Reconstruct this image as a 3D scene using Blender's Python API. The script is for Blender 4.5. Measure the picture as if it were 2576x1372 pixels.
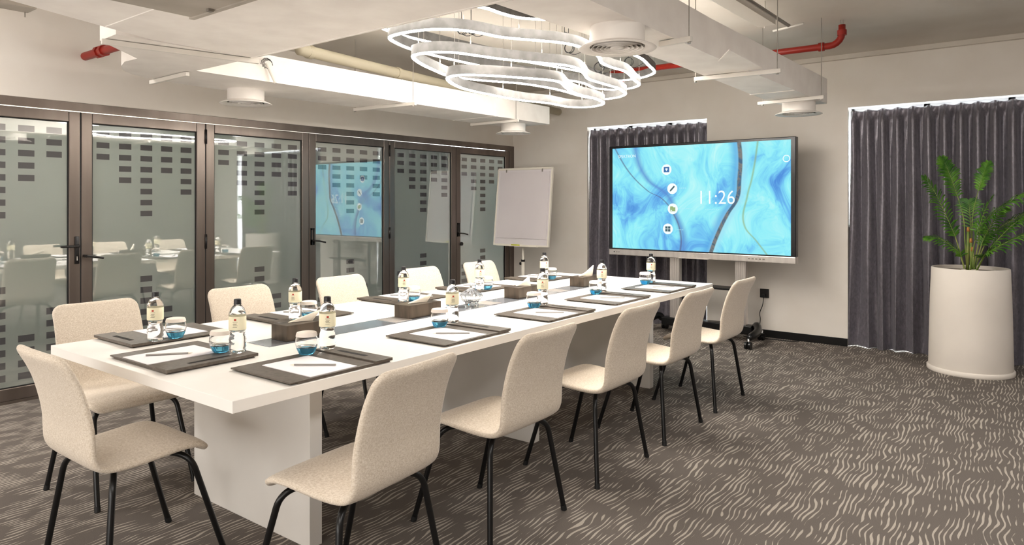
import bpy, bmesh, math, random
from mathutils import Vector, Matrix
R = math.radians
PI = math.pi
random.seed(7)
for o in list(bpy.data.objects):
    bpy.data.objects.remove(o)
S = bpy.context.scene
C = S.collection

def srgb(r, g, b):
    f = lambda c: (c/255)/12.92 if c/255 <= 0.04045 else (((c/255)+0.055)/1.055)**2.4
    return (f(r), f(g), f(b), 1)

# ------------------------------------------------------------------ camera
cam = bpy.data.cameras.new('camera'); cam_o = bpy.data.objects.new('camera', cam); C.objects.link(cam_o)
cam_o.location = (5.6726, -7.2643, 1.3818)
cam_o.rotation_euler = (R(90), 0, R(38.0945))
cam.sensor_width = 36; cam.sensor_fit = 'HORIZONTAL'
cam.lens = 1767.6/2576*36
cam.shift_y = -177.6/2576
cam.clip_start = 0.05; cam.clip_end = 100
S.camera = cam_o
# ------------------------------------------------------------------ view, world, lights
S.view_settings.view_transform = 'Standard'; S.view_settings.look = 'None'
S.view_settings.gamma = 1; S.view_settings.use_curve_mapping = False
EXP = 1.6
S.view_settings.exposure = EXP
DK = 2**-EXP      # display brightness is set against the exposure
W = bpy.data.worlds.new('world'); S.world = W; W.use_nodes = True
W.node_tree.nodes['Background'].inputs[0].default_value = (0.84, 0.94, 1.0, 1)
W.node_tree.nodes['Background'].inputs[1].default_value = 13
STRIP = 27.0

def area(name, loc, rot, sx, sy, power, col=(1, 0.97, 0.94)):
    l = bpy.data.lights.new(name, 'AREA'); l.shape = 'RECTANGLE'; l.size = sx; l.size_y = sy
    l.energy = power; l.color = col
    o = bpy.data.objects.new(name, l); C.objects.link(o); o.location = loc; o.rotation_euler = rot
    return o
area('ceiling_lamp', (6.6, -6.0, 2.76), (0, 0, 0), 0.6, 3.0, 20)
area('ceiling_lamp', (4.6, -8.3, 2.76), (0, 0, 0), 2.6, 0.6, 26)
area('ceiling_lamp', (6.3, -2.6, 2.76), (0, 0, 0), 0.5, 1.6, 12)
area('ceiling_lamp', (0.62, -7.2, 2.74), (0, 0, 0), 0.5, 1.8, 22)
area('window_daylight', (3.6, -9.2, .95), (R(122), 0, 0), 4.5, 1.3, 36, (1, 0.97, 0.94))  # no window here: soft fill added behind the camera, tilted up to the ducts
area('corridor_lamp', (-0.9, -5.0, 2.5), (0, 0, 0), 0.6, 3.0, 220, (1, 0.96, 0.82))
area('corridor_lamp', (-0.9, -2.9, 2.5), (0, 0, 0), 0.4, 1.2, 10, (0.68, 0.84, 1))  # cool lamp added behind the middle doors to tint their glass blue
def spot(loc, power, ang=70, blend=0.6, tilt=(0, 0, 0), col=(1, 0.9, 0.76)):
    l = bpy.data.lights.new('spot_lamp', 'SPOT'); l.energy = power; l.spot_size = R(ang); l.spot_blend = blend
    l.shadow_soft_size = 0.04; l.color = col
    o = bpy.data.objects.new('spot_lamp', l); C.objects.link(o); o.location = loc; o.rotation_euler = tilt

# ------------------------------------------------------------------ materials
def mat(name, col=(.8, .8, .8, 1), rough=.5, metal=0, spec=.5, trans=0, ior=1.45, sheen=0, coat=0, emit=None, estr=0):
    m = bpy.data.materials.new(name); m.use_nodes = True
    b = m.node_tree.nodes['Principled BSDF']
    b.inputs['Base Color'].default_value = col; b.inputs['Roughness'].default_value = rough
    b.inputs['Metallic'].default_value = metal; b.inputs['Specular IOR Level'].default_value = spec
    b.inputs['Transmission Weight'].default_value = trans; b.inputs['IOR'].default_value = ior
    b.inputs['Sheen Weight'].default_value = sheen; b.inputs['Coat Weight'].default_value = coat
    if emit: b.inputs['Emission Color'].default_value = emit; b.inputs['Emission Strength'].default_value = estr
    m.diffuse_color = col
    return m
def nn(m, t, **kw):
    n = m.node_tree.nodes.new(t)
    for k, v in kw.items(): setattr(n, k, v)
    return n
def lk(m, a, b): m.node_tree.links.new(a, b)
def math_(m, op, a, b=None, c=None):
    n = nn(m, 'ShaderNodeMath', operation=op)
    for i, v in enumerate((a, b, c)):
        if v is None: continue
        if isinstance(v, (int, float)): n.inputs[i].default_value = v
        else: lk(m, v, n.inputs[i])
    return n.outputs[0]
def ramp(m, src, stops):
    r = nn(m, 'ShaderNodeValToRGB'); e = r.color_ramp.elements
    while len(e) < len(stops): e.new(.5)
    for x, (p, c) in zip(e, stops): x.position = p; x.color = c
    lk(m, src, r.inputs[0]); return r.outputs[0]
def noise(m, scale, detail=2, vec=None, rough=.5, dist=0):
    n = nn(m, 'ShaderNodeTexNoise'); n.inputs['Scale'].default_value = scale; n.inputs['Detail'].default_value = detail
    n.inputs['Roughness'].default_value = rough; n.inputs['Distortion'].default_value = dist
    if vec is not None: lk(m, vec, n.inputs['Vector'])
    return n.outputs[0]
def objco(m, sc=(1, 1, 1), rot=(0, 0, 0)):
    t = nn(m, 'ShaderNodeTexCoord'); mp = nn(m, 'ShaderNodeMapping')
    mp.inputs['Scale'].default_value = sc; mp.inputs['Rotation'].default_value = rot
    lk(m, t.outputs['Object'], mp.inputs[0]); return mp.outputs[0]
def bump(m, h, strength, dist=.002):
    b = nn(m, 'ShaderNodeBump'); b.inputs['Strength'].default_value = strength; b.inputs['Distance'].default_value = dist
    lk(m, h, b.inputs['Height']); lk(m, b.outputs[0], m.node_tree.nodes['Principled BSDF'].inputs['Normal'])
def vary(m, c1, c2, scale, sc=(1, 1, 1), detail=3, lo=.35, hi=.65, b=0, bs=.002):
    v = objco(m, sc); n = noise(m, scale, detail, v)
    lk(m, ramp(m, n, [(lo, c1), (hi, c2)]), m.node_tree.nodes['Principled BSDF'].inputs['Base Color'])
    if b: bump(m, n, b, bs)
    return m

M = {}
M['wall'] = vary(mat('wall_paint', rough=.85, spec=.2), srgb(222, 215, 206), srgb(226, 220, 212), 3)
M['wall_dim'] = vary(mat('wall_paint_side', rough=.85, spec=.2), srgb(150, 143, 135), srgb(156, 149, 141), 3)  # wall paint darkened for the unseen right wall, cuts bounce onto the duct side
M['wall_far'] = vary(mat('wall_paint_far', rough=.85, spec=.2), srgb(222, 215, 206), srgb(226, 220, 212), 3)
M['ceiling'] = vary(mat('ceiling_paint', rough=.9, spec=.2), srgb(204, 196, 185), srgb(211, 204, 194), 2)
M['duct'] = vary(mat('duct_paint', rough=.6, spec=.3), srgb(236, 230, 224), srgb(244, 239, 233), 6, b=.25, bs=.004)
M['duct_grey'] = vary(mat('galvanised_grey', rough=.5, metal=.2), srgb(166, 158, 146), srgb(184, 176, 165), 5)
M['strut'] = mat('strut_white', srgb(225, 220, 212), .5)
M['rod'] = mat('rod_steel', srgb(150, 144, 136), .4, .6)
M['red'] = mat('red_pipe', srgb(146, 34, 22), .4)
M['cream'] = mat('cream_pipe', srgb(196, 188, 166), .5)
M['bronze'] = vary(mat('bronze_aluminium', rough=.32, metal=.75), srgb(112, 102, 95), srgb(124, 114, 107), 8, (1, 1, .1))
M['gasket'] = mat('black_gasket', srgb(18, 16, 16), .6)
M['handle'] = mat('black_handle', srgb(26, 24, 24), .35)
M['chrome'] = mat('chrome', srgb(210, 210, 210), .15, 1)
M['alu'] = vary(mat('brushed_aluminium', rough=.38, metal=.9), srgb(206, 200, 196), srgb(218, 213, 208), 30, (1, 1, .1))
M['ring'] = vary(mat('brushed_ring', rough=.6, metal=.25), srgb(76, 74, 72), srgb(92, 90, 88), 18)
M['strip'] = mat('led_strip', (1, 1, 1, 1), .5, emit=(1, .94, .86, 1), estr=STRIP)
M['top'] = vary(mat('white_laminate', rough=.33, spec=.5), srgb(240, 236, 230), srgb(244, 240, 234), 4)
M['leg_panel'] = vary(mat('white_laminate_panel', rough=.4, spec=.4), srgb(224, 220, 214), srgb(230, 226, 220), 3)
M['smoke'] = mat('smoked_glass', srgb(118, 122, 128), .16, 0, .6, coat=.2)
M['black'] = mat('black_metal', srgb(14, 14, 15), .3, .1)
M['foot'] = mat('black_plastic', srgb(20, 20, 20), .6)
M['leather'] = vary(mat('brown_leather', rough=.42, spec=.5), srgb(80, 72, 64), srgb(98, 89, 80), 60, detail=4, b=.3, bs=.0006)
M['slot'] = mat('dark_slot', srgb(24, 20, 18), .8)
M['paper'] = mat('paper', srgb(240, 236, 238), .8, spec=.2)
M['pencil'] = mat('grey_pencil', srgb(158, 154, 148), .4, .3)
M['box'] = vary(mat('bronze_box', rough=.3, metal=.6), srgb(74, 65, 56), srgb(94, 83, 72), 25, (1, 1, .2))
M['tissue'] = mat('tissue', srgb(246, 236, 218), .9, spec=.1)
M['pet'] = mat('clear_bottle', (1, 1, 1, 1), .02, trans=1, ior=1.3)
M['cap'] = mat('black_cap', srgb(30, 29, 32), .4)
M['label'] = mat('cream_label', srgb(236, 229, 198), .5)
M['print'] = mat('label_ink', srgb(110, 100, 84), .6)
M['printred'] = mat('label_red', srgb(176, 62, 44), .6)
M['glass'] = mat('clear_glass', (1, 1, 1, 1), .01, trans=1, ior=1.4)
M['blue'] = mat('blue_glass', srgb(110, 200, 240), .05, trans=.85, ior=1.2)
M['papercap'] = mat('paper_cover', srgb(236, 226, 216), .8)
M['crystal'] = mat('cut_crystal', (1, 1, 1, 1), .01, trans=1, ior=1.5)
M['screenblack'] = mat('bezel_black', srgb(14, 15, 20), .25, 0, .5)
M['white_emit'] = mat('icon_white', (.1, .1, .1, 1), .5, emit=(.86, 1, 1, 1), estr=.95*DK)
M['icon_blue'] = mat('icon_blue', (.0, .0, .0, 1), .5, emit=srgb(44, 104, 168), estr=DK)
M['icon_dark'] = mat('icon_dark', (.0, .0, .0, 1), .5, emit=srgb(58, 92, 104), estr=DK)
M['icon_green'] = mat('icon_green', (.0, .0, .0, 1), .5, emit=srgb(150, 178, 120), estr=DK)
M['board'] = mat('whiteboard', srgb(222, 216, 218), .35)
M['boardpaper'] = vary(mat('flip_paper', rough=.8), srgb(214, 207, 210), srgb(219, 212, 214), 2)
M['whiteframe'] = mat('white_plastic', srgb(232, 226, 214), .4)
M['yellow'] = mat('yellow_marker', srgb(206, 208, 30), .5)
M['pot'] = vary(mat('matte_planter', rough=.6, spec=.3), srgb(226, 218, 208), srgb(231, 223, 213), 3)
M['soil'] = vary(mat('soil', rough=.95), srgb(70, 56, 44), srgb(120, 100, 80), 40, b=.8, bs=.01)
M['pebble'] = mat('pebble', srgb(196, 186, 172), .7)
M['leaf'] = vary(mat('palm_leaf', rough=.4, spec=.45), srgb(44, 92, 22), srgb(92, 140, 42), 14)
M['stem'] = vary(mat('palm_stem', rough=.5), srgb(96, 124, 50), srgb(140, 146, 78), 9)
M['node'] = mat('stem_node', srgb(176, 120, 60), .6)
M['outdoor'] = mat('window_frame', srgb(200, 200, 200), .4)
M['skirt'] = mat('black_skirting', srgb(16, 15, 15), .35)
M['cable'] = mat('black_cable', srgb(18, 18, 18), .5)

# carpet : light meandering strokes woven into a taupe ground
def carpet():
    m = mat('patterned_carpet', rough=.95, spec=.1)
    P = m.node_tree.nodes['Principled BSDF']
    v = objco(m, (1, .50, 1), (0, 0, R(-4)))
    w = nn(m, 'ShaderNodeTexWave', wave_type='BANDS', bands_direction='X', wave_profile='SIN')
    w.inputs['Scale'].default_value = 14; w.inputs['Distortion'].default_value = 11
    w.inputs['Detail'].default_value = 1.0; w.inputs['Detail Scale'].default_value = .55
    w.inputs['Detail Roughness'].default_value = .5
    lk(m, v, w.inputs['Vector'])
    v2 = objco(m, (1, .55, 1), (0, 0, R(20)))
    brk = noise(m, 14, 1.0, objco(m, (1, .6, 1), (0, 0, R(-8))))
    width = noise(m, 6, 1.0, v2)
    a = math_(m, 'ADD', w.outputs['Fac'], math_(m, 'MULTIPLY', math_(m, 'SUBTRACT', brk, .5), 1.7))
    a = math_(m, 'ADD', a, math_(m, 'MULTIPLY', math_(m, 'SUBTRACT', width, .5), .7))
    pile = noise(m, 420, 2, objco(m))
    a = math_(m, 'ADD', a, math_(m, 'MULTIPLY', math_(m, 'SUBTRACT', pile, .5), .22))
    mask = ramp(m, a, [(.86, (0, 0, 0, 1)), (.95, (1, 1, 1, 1))])
    g = ramp(m, pile, [(.3, srgb(92, 85, 80)), (.7, srgb(112, 105, 99))])
    l = ramp(m, pile, [(.3, srgb(150, 142, 132)), (.7, srgb(184, 175, 164))])
    mx = nn(m, 'ShaderNodeMix', data_type='RGBA'); lk(m, mask, mx.inputs[0]); lk(m, g, mx.inputs[6]); lk(m, l, mx.inputs[7])
    lk(m, mx.outputs[2], P.inputs['Base Color'])
    bump(m, math_(m, 'ADD', math_(m, 'MULTIPLY', mask, .5), pile), .5, .003)
    return m
M['carpet'] = carpet()

def fabric(name, c1, c2, c3):
    m = mat(name, rough=.95, spec=.15, sheen=.25)
    n1 = noise(m, 420, 1, objco(m, (1, 1, .3))); n2 = noise(m, 420, 1, objco(m, (.3, .3, 1)))
    h = math_(m, 'ADD', math_(m, 'MULTIPLY', n1, .5), math_(m, 'MULTIPLY', n2, .5))
    lk(m, ramp(m, h, [(.36, c1), (.5, c2), (.64, c3)]), m.node_tree.nodes['Principled BSDF'].inputs['Base Color'])
    bump(m, h, .5, .0012)
    return m
M['fabric'] = fabric('beige_weave', srgb(198, 183, 164), srgb(213, 200, 183), srgb(226, 215, 200))
def curtain_mat():
    m = mat('satin_curtain', rough=.30, spec=.7, sheen=.2, metal=.35)
    n = noise(m, 55, 4, objco(m, (1, 1, .5)), .7)
    lk(m, ramp(m, n, [(.3, srgb(98, 94, 102)), (.7, srgb(132, 127, 135))]), m.node_tree.nodes['Principled BSDF'].inputs['Base Color'])
    bump(m, n, .35, .003)
    return m
M['curtain'] = curtain_mat()
def frosted(name, col, trl, gl):
    m = bpy.data.materials.new(name); m.use_nodes = True; nt = m.node_tree
    nt.nodes.remove(nt.nodes['Principled BSDF']); out = nt.nodes['Material Output']
    d = nn(m, 'ShaderNodeBsdfDiffuse'); t = nn(m, 'ShaderNodeBsdfTranslucent'); g = nn(m, 'ShaderNodeBsdfGlossy')
    d.inputs[0].default_value = col; t.inputs[0].default_value = col
    g.inputs['Roughness'].default_value = .015; g.inputs[0].default_value = (.96, .98, 1, 1)
    a = nn(m, 'ShaderNodeMixShader'); a.inputs[0].default_value = trl
    b = nn(m, 'ShaderNodeMixShader')
    lw = nn(m, 'ShaderNodeFresnel'); lw.inputs[0].default_value = 1.5
    lk(m, math_(m, 'MINIMUM', math_(m, 'ADD', math_(m, 'MULTIPLY', lw.outputs[0], 1.3), gl), .9), b.inputs[0])
    lk(m, d.outputs[0], a.inputs[1]); lk(m, t.outputs[0], a.inputs[2])
    lk(m, a.outputs[0], b.inputs[1]); lk(m, g.outputs[0], b.inputs[2]); lk(m, b.outputs[0], out.inputs[0])
    m.diffuse_color = col
    return m
M['frost'] = frosted('frosted_glass', srgb(150, 156, 152), .5, .31)
M['film'] = frosted('dark_film', srgb(84, 84, 86), .3, .16)

def screen_mat():   # the picture shown on the display: flowing blue paint
    m = bpy.data.materials.new('display_picture'); m.use_nodes = True; nt = m.node_tree
    nt.nodes.remove(nt.nodes['Principled BSDF']); out = nt.nodes['Material Output']
    tc = nn(m, 'ShaderNodeTexCoord'); sep = nn(m, 'ShaderNodeSeparateXYZ'); lk(m, tc.outputs['Object'], sep.inputs[0])
    X, Z = sep.outputs[0], sep.outputs[2]
    # large warp, then stretched streams that bend with it
    wn = nn(m, 'ShaderNodeTexNoise'); wn.inputs['Scale'].default_value = 1.5; wn.inputs['Detail'].default_value = 1
    lk(m, tc.outputs['Object'], wn.inputs['Vector'])
    sub = nn(m, 'ShaderNodeVectorMath', operation='SUBTRACT'); lk(m, wn.outputs[1], sub.inputs[0]); sub.inputs[1].default_value = (.5, .5, .5)
    sc = nn(m, 'ShaderNodeVectorMath', operation='SCALE'); lk(m, sub.outputs[0], sc.inputs[0]); sc.inputs[3].default_value = 1.6
    ad = nn(m, 'ShaderNodeVectorMath', operation='ADD'); lk(m, tc.outputs['Object'], ad.inputs[0]); lk(m, sc.outputs[0], ad.inputs[1])
    mp = nn(m, 'ShaderNodeMapping'); mp.inputs['Scale'].default_value = (1, 1, .42); lk(m, ad.outputs[0], mp.inputs[0])
    n1 = noise(m, 1.5, 1.5, mp.outputs[0], .5, .5)
    mp2 = nn(m, 'ShaderNodeMapping'); mp2.inputs['Scale'].default_value = (1, 1, .2); lk(m, ad.outputs[0], mp2.inputs[0])
    n2 = noise(m, 11, 3, mp2.outputs[0], .6, .8)
    f = math_(m, 'ADD', math_(m, 'MULTIPLY', n1, .72), math_(m, 'MULTIPLY', n2, .28))
    # bluer towards the lower left, as in the wallpaper
    side = math_(m, 'MULTIPLY', math_(m, 'SUBTRACT', .25, X), .055)
    f = math_(m, 'ADD', f, side)
    col = ramp(m, f, [(.38, srgb(190, 250, 250)), (.50, srgb(150, 240, 250)), (.56, srgb(132, 222, 248)), (.62, srgb(112, 190, 242)), (.70, srgb(84, 146, 222))])
    def curve(pts, width, c_in, base, soft):
        fc = nn(m, 'ShaderNodeFloatCurve'); cv = fc.mapping.curves[0]
        pts = sorted(pts)
        cv.points[0].location = pts[0]; cv.points[1].location = pts[-1]
        for p in pts[1:-1]: cv.points.new(*p)
        fc.mapping.update()
        lk(m, math_(m, 'DIVIDE', math_(m, 'ADD', Z, .55), 1.1), fc.inputs[1])
        d = math_(m, 'ABSOLUTE', math_(m, 'SUBTRACT', math_(m, 'DIVIDE', math_(m, 'ADD', X, .96), 1.92), fc.outputs[0]))
        k = math_(m, 'SUBTRACT', 1, math_(m, 'SMOOTH_MIN', math_(m, 'DIVIDE', d, width), 1, .2))
        k = math_(m, 'MAXIMUM', math_(m, 'MULTIPLY', k, soft), 0); k = math_(m, 'MINIMUM', k, .92)
        mx = nn(m, 'ShaderNodeMix', data_type='RGBA'); lk(m, k, mx.inputs[0]); lk(m, base, mx.inputs[6])
        if isinstance(c_in, tuple): mx.inputs[7].default_value = c_in
        else: lk(m, c_in, mx.inputs[7])
        return mx.outputs[2]
    sx = lambda x: (x - 1.765)/1.92
    sz = lambda z: (z - .875)/1.1
    main = [(sz(.875), sx(2.90)), (sz(1.06), sx(2.97)), (sz(1.26), sx(3.07)), (sz(1.41), sx(3.165)), (sz(1.61), sx(3.19)), (sz(1.80), sx(3.20)), (1, sx(3.185))]
    darkc = ramp(m, n2, [(.4, srgb(60, 78, 96)), (.5, srgb(134, 120, 108)), (.58, srgb(70, 92, 120))])
    col = curve([(z, x-.012) for z, x in main], .05, srgb(88, 164, 226), col, 1.0)
    col = curve([(z, x+.012) for z, x in main], .04, srgb(170, 236, 250), col, .9)
    col = curve(main, .0135, darkc, col, 2.2)
    col = curve([(0, .02+sx(3.42)), (sz(1.0), sx(3.36)), (sz(1.15), sx(3.24)), (sz(1.45), sx(3.27)), (sz(1.6), sx(3.31)), (1, sx(3.37))], .008, srgb(150, 176, 110), col, .75)
    col = curve([(0, sx(2.60)), (sz(1.05), sx(2.60)), (sz(1.25), sx(2.52)), (sz(1.45), sx(2.43)), (sz(1.62), sx(2.2)), (1, sx(2.05))], .03, srgb(96, 140, 210), col, .8)
    col = curve([(0, sx(2.57)), (sz(1.05), sx(2.575)), (sz(1.25), sx(2.50)), (sz(1.42), sx(2.36)), (sz(1.5), sx(2.2)), (1, sx(1.8))], .008, srgb(96, 92, 128), col, .8)
    col = curve([(0, sx(3.02)), (sz(1.7), sx(3.09)), (sz(1.85), sx(3.10)), (1, sx(3.10))], .012, srgb(150, 140, 110), col, .0)
    e = nn(m, 'ShaderNodeEmission'); lk(m, col, e.inputs[0]); e.inputs[1].default_value = 1.0*DK
    lk(m, e.outputs[0], out.inputs[0]); return m
M['screen'] = screen_mat()

# ------------------------------------------------------------------ geometry helpers
def obj(name, bm, m, parent=None, smooth=False, loc=None, auto=None):
    me = bpy.data.meshes.new(name)
    bmesh.ops.recalc_face_normals(bm, faces=bm.faces)
    bm.to_mesh(me); bm.free()
    for x in (m if isinstance(m, (list, tuple)) else [m]): me.materials.append(x)
    if smooth:
        for p in me.polygons: p.use_smooth = True
        if auto: me.set_sharp_from_angle(angle=R(auto))
    o = bpy.data.objects.new(name, me); C.objects.link(o)
    if parent: o.parent = parent
    if loc: o.location = loc
    return o
def box(bm, x0, y0, z0, x1, y1, z1, bev=0, seg=2, mi=0):
    r = bmesh.ops.create_cube(bm, size=1)
    for v in r['verts']:
        v.co = Vector(((x0+x1)/2+v.co.x*(x1-x0), (y0+y1)/2+v.co.y*(y1-y0), (z0+z1)/2+v.co.z*(z1-z0)))
    fs = set(f for v in r['verts'] for f in v.link_faces)
    for f in fs: f.material_index = mi
    if bev:
        es = list(set(e for v in r['verts'] for e in v.link_edges))
        bmesh.ops.bevel(bm, geom=es, offset=bev, segments=seg, affect='EDGES', profile=.5)
    return r
def B(*a, **k):
    bm = bmesh.new(); box(bm, *a, **k); return bm
def tube(bm, pts, r, seg=10, caps=True, closed=False):
    pts = [Vector(p) for p in pts]; n = len(pts); rings = []; nrm = None
    for i, p in enumerate(pts):
        if closed: t = (pts[(i+1) % n]-pts[i-1]).normalized()
        else: t = (pts[min(i+1, n-1)]-pts[max(i-1, 0)]).normalized()
        if nrm is None:
            nrm = t.orthogonal().normalized()
        else:
            nrm = (nrm - t*nrm.dot(t))
            nrm = nrm.normalized() if nrm.length > 1e-6 else t.orthogonal().normalized()
        bn = t.cross(nrm)
        rr = r[i] if isinstance(r, (list, tuple)) else r
        rings.append([bm.verts.new(p+(nrm*math.cos(2*PI*k/seg)+bn*math.sin(2*PI*k/seg))*rr) for k in range(seg)])
    for i in range(n if closed else n-1):
        a, b = rings[i], rings[(i+1) % n]
        for k in range(seg): bm.faces.new((a[k], a[(k+1) % seg], b[(k+1) % seg], b[k]))
    if caps and not closed:
        bm.faces.new(rings[0][::-1]); bm.faces.new(rings[-1])
def lathe(bm, prof, seg=24, c=(0, 0, 0), fn=None, closed=False):
    rings = []
    for (r, z) in prof:
        if r < 1e-5: rings.append([bm.verts.new((c[0], c[1], c[2]+z))]); continue
        ring = []
        for k in range(seg):
            a = 2*PI*k/seg; rr = r*(fn(a, z) if fn else 1)
            ring.append(bm.verts.new((c[0]+rr*math.cos(a), c[1]+rr*math.sin(a), c[2]+z)))
        rings.append(ring)
    prs = list(zip(rings[:-1], rings[1:]))
    if closed: prs.append((rings[-1], rings[0]))
    for a, b in prs:
        for k in range(seg):
            k2 = (k+1) % seg
            if len(a) == 1 and len(b) == 1: continue
            if len(a) == 1: bm.faces.new((a[0], b[k], b[k2]))
            elif len(b) == 1: bm.faces.new((a[k], b[0], a[k2]))
            else: bm.faces.new((a[k], a[k2], b[k2], b[k]))
def prism(bm, poly, z0, z1):
    a = [bm.verts.new((x, y, z0)) for x, y in poly]; b = [bm.verts.new((x, y, z1)) for x, y in poly]
    n = len(poly)
    bm.faces.new(a[::-1]); bm.faces.new(b)
    for i in range(n): bm.faces.new((a[i], a[(i+1) % n], b[(i+1) % n], b[i]))
def smooth_curve(pts, n=8, closed=False):   # Catmull-Rom
    P = [Vector(p) for p in pts]; out = []; N = len(P)
    for i in range(N if closed else N-1):
        p0 = P[(i-1) % N] if closed or i > 0 else P[0]
        p1 = P[i]; p2 = P[(i+1) % N]; p3 = P[(i+2) % N] if closed or i+2 < N else P[-1]
        for k in range(n):
            t = k/n
            out.append(.5*((2*p1)+(p2-p0)*t+(2*p0-5*p1+4*p2-p3)*t*t+(3*p1-p0-3*p2+p3)*t**3))
    if not closed: out.append(P[-1])
    return out
def thing(name, label, cat, loc=(0, 0, 0), rz=0, group=None):
    o = bpy.data.objects.new(name, None); C.objects.link(o); o.empty_display_size = .1
    o.location = loc; o.rotation_euler = (0, 0, rz); o['label'] = label; o['category'] = cat
    if group: o['group'] = group
    return o
def tag(o, label, cat, group=None):
    o['label'] = label; o['category'] = cat
    if group: o['group'] = group
    return o
def struct(name, bm, m, parent=None, smooth=False):
    o = obj(name, bm, m, parent, smooth)
    if not parent: o['kind'] = 'structure'
    return o
KIDS = {}
def kids(o):
    return [c for c in bpy.data.objects if c.parent == o]
def dup(root, loc, rz, label=None):
    def rec(o, par):
        c = o.copy(); C.objects.link(c)
        if par: c.parent = par
        for ch in KIDS[o.name]: rec(ch, c)
        return c
    def index(o):
        KIDS[o.name] = kids(o)
        for ch in KIDS[o.name]: index(ch)
    if root.name not in KIDS: index(root)
    r = rec(root, None); r.location = loc; r.rotation_euler = (0, 0, rz)
    if label: r['label'] = label
    return r
TX, TY, TA = 2.854, -4.0554, .01553
def T(a, b, z=0):
    c, s = math.cos(TA), math.sin(TA)
    return (TX+a*c-b*s, TY+a*s+b*c, z)

# ------------------------------------------------------------------ room shell
CZ = 2.79
struct('floor', B(-1.7, -9.4, -.1, 7.7, .3, 0), M['carpet'])
struct('ceiling', B(-1.7, -9.4, CZ, 7.7, .3, CZ+.1), M['ceiling'])
# far wall with two full height window openings
W1 = (1.135, 2.650); W2 = (4.055, 6.6); WT = 2.285
bm = bmesh.new()
for x0, x1, z0, z1 in [(0, W1[0], 0, CZ), (W1[0], W1[1], WT, CZ), (W1[1], W2[0], 0, CZ), (W2[0], W2[1], WT, CZ), (W2[1], 7.7, 0, CZ)]:
    box(bm, x0, 0, z0, x1, .22, z1)
bmesh.ops.remove_doubles(bm, verts=bm.verts, dist=1e-4)
struct('wall_far', bm, M['wall_far'])
bm = bmesh.new(); box(bm, -.12, -9.4, 2.108, 0, .22, CZ); box(bm, -.12, -9.4, 0, 0, -6.2, 2.108); box(bm, -.12, 0.0, 0, 0, .22, 2.108)
struct('wall_left', bm, M['wall'])
struct('wall_right', B(7.6, -9.4, 0, 7.7, .22, CZ), M['wall_dim'])
struct('wall_back', B(-.12, -9.4, 0, 7.7, -9.3, CZ), M['wall'])
struct('wall_corridor', B(-1.7, -9.4, 0, -1.6, .3, CZ), M['wall'])
for n, (x0, x1) in enumerate((W1, W2)):
    bm = bmesh.new()
    k = 3 if n == 0 else 4
    for i in range(k+1):
        x = x0+(x1-x0)*i/k; box(bm, max(x0, x-.025), .16, 0, min(x1, x+.025), .21, WT)
    box(bm, x0, .16, 0, x1, .21, .05); box(bm, x0, .16, WT-.05, x1, .21, WT)
    w = struct('window_%d' % (n+1), bm, M['outdoor'])
    obj('pane', B(x0+.01, .183, .04, x1-.01, .187, WT-.04), M['glass'], w)
bm = bmesh.new()
for x0, x1 in ((.0, W1[0]), (W1[1], W2[0]), (W2[1], 7.6)): box(bm, x0, -.014, 0, x1, -.001, .075, .002)
struct('baseboard_far', bm, M['skirt'])
# cornice band where the far wall meets the ceiling
struct('trim_1', B(0, -.05, CZ-.045, 7.6, 0, CZ-.001), M['ceiling'])

# ------------------------------------------------------------------ bifold glass doors (left wall)
bm = bmesh.new()
box(bm, -.07, -6.2, 2.045, .012, 0, 2.108, .002); box(bm, -.07, -.09, 0, .012, -.001, 2.045, .002); box(bm, -.07, -6.2, 0, .010, -.09, .02)
fr = struct('trim_2', bm, M['bronze'])
edges = [-.092, -1.107, -2.159, -3.176, -4.205, -5.159, -6.18]
ST = .075
def pattern_rects(y0, y1, mirrored):
    """ladder of rectangles: five columns, long and short"""
    top = [3, 5, 8, 4, 6]; bot = [6, 4, 8, 5, 3]
    n = 5; out = []
    a, b = y0+ST, y1-ST            # y0<y1 ; y0 is the near (camera) side
    pitch = .1718 if (b-a) > .84 else (b-a)/5.05; wd = .098*pitch/.1718
    st = a+((b-a)-(4*pitch+wd))/2
    for c in range(n):
        y = st+c*pitch
        cc = n-1-c if mirrored else c
        for k in range(top[cc]): out.append((y, y+wd, 1.916-.0432-k*.0862, 1.916-k*.0862))
        for k in range(bot[cc]): out.append((y, y+wd, .15+k*.0862, .15+.046+k*.0862))
    return out
for i in range(6):
    y1, y0 = edges[i], edges[i+1]; g = .003
    a, b = y0+g, y1-g
    bm = bmesh.new()
    box(bm, -.045, a, .02, .004, a+ST, 2.04, .004); box(bm, -.045, b-ST, .02, .004, b, 2.04, .004)
    box(bm, -.045, a+ST, 1.965, .004, b-ST, 2.04, .004); box(bm, -.045, a+ST, .02, .004, b-ST, .105, .004)
    d = struct('door_%d' % (i+1), bm, M['bronze'])
    obj('gasket', (lambda q: (box(q, -.03, a+ST, .105, -.008, a+ST+.006, 1.965), box(q, -.03, b-ST-.006, .105, -.008, b-ST, 1.965), box(q, -.03, a+ST, 1.959, -.008, b-ST, 1.965), box(q, -.03, a+ST, .105, -.008, b-ST, .111), q)[-1])(bmesh.new()), M['gasket'], d)
    obj('glass_pane', B(-.024, a+ST+.004, .108, -.016, b-ST-.004, 1.962), M['frost'], d)
    bm = bmesh.new()
    for (p, q, z0, z1) in pattern_rects(y0, y1, i == 5):
        box(bm, -.016, p, z0, -.0155, q, z1)
    obj('film_pattern', bm, M['film'], d)
    # seams between leaves : black rubber + hinges on every other seam
    if i > 0:
        obj('seal', B(-.03, y1-.003, .03, .002, y1+.003, 2.04), M['gasket'], d)
    if i in (1, 3):
        pass
    if i in (2, 4):   # hinged joints
        pass
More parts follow.
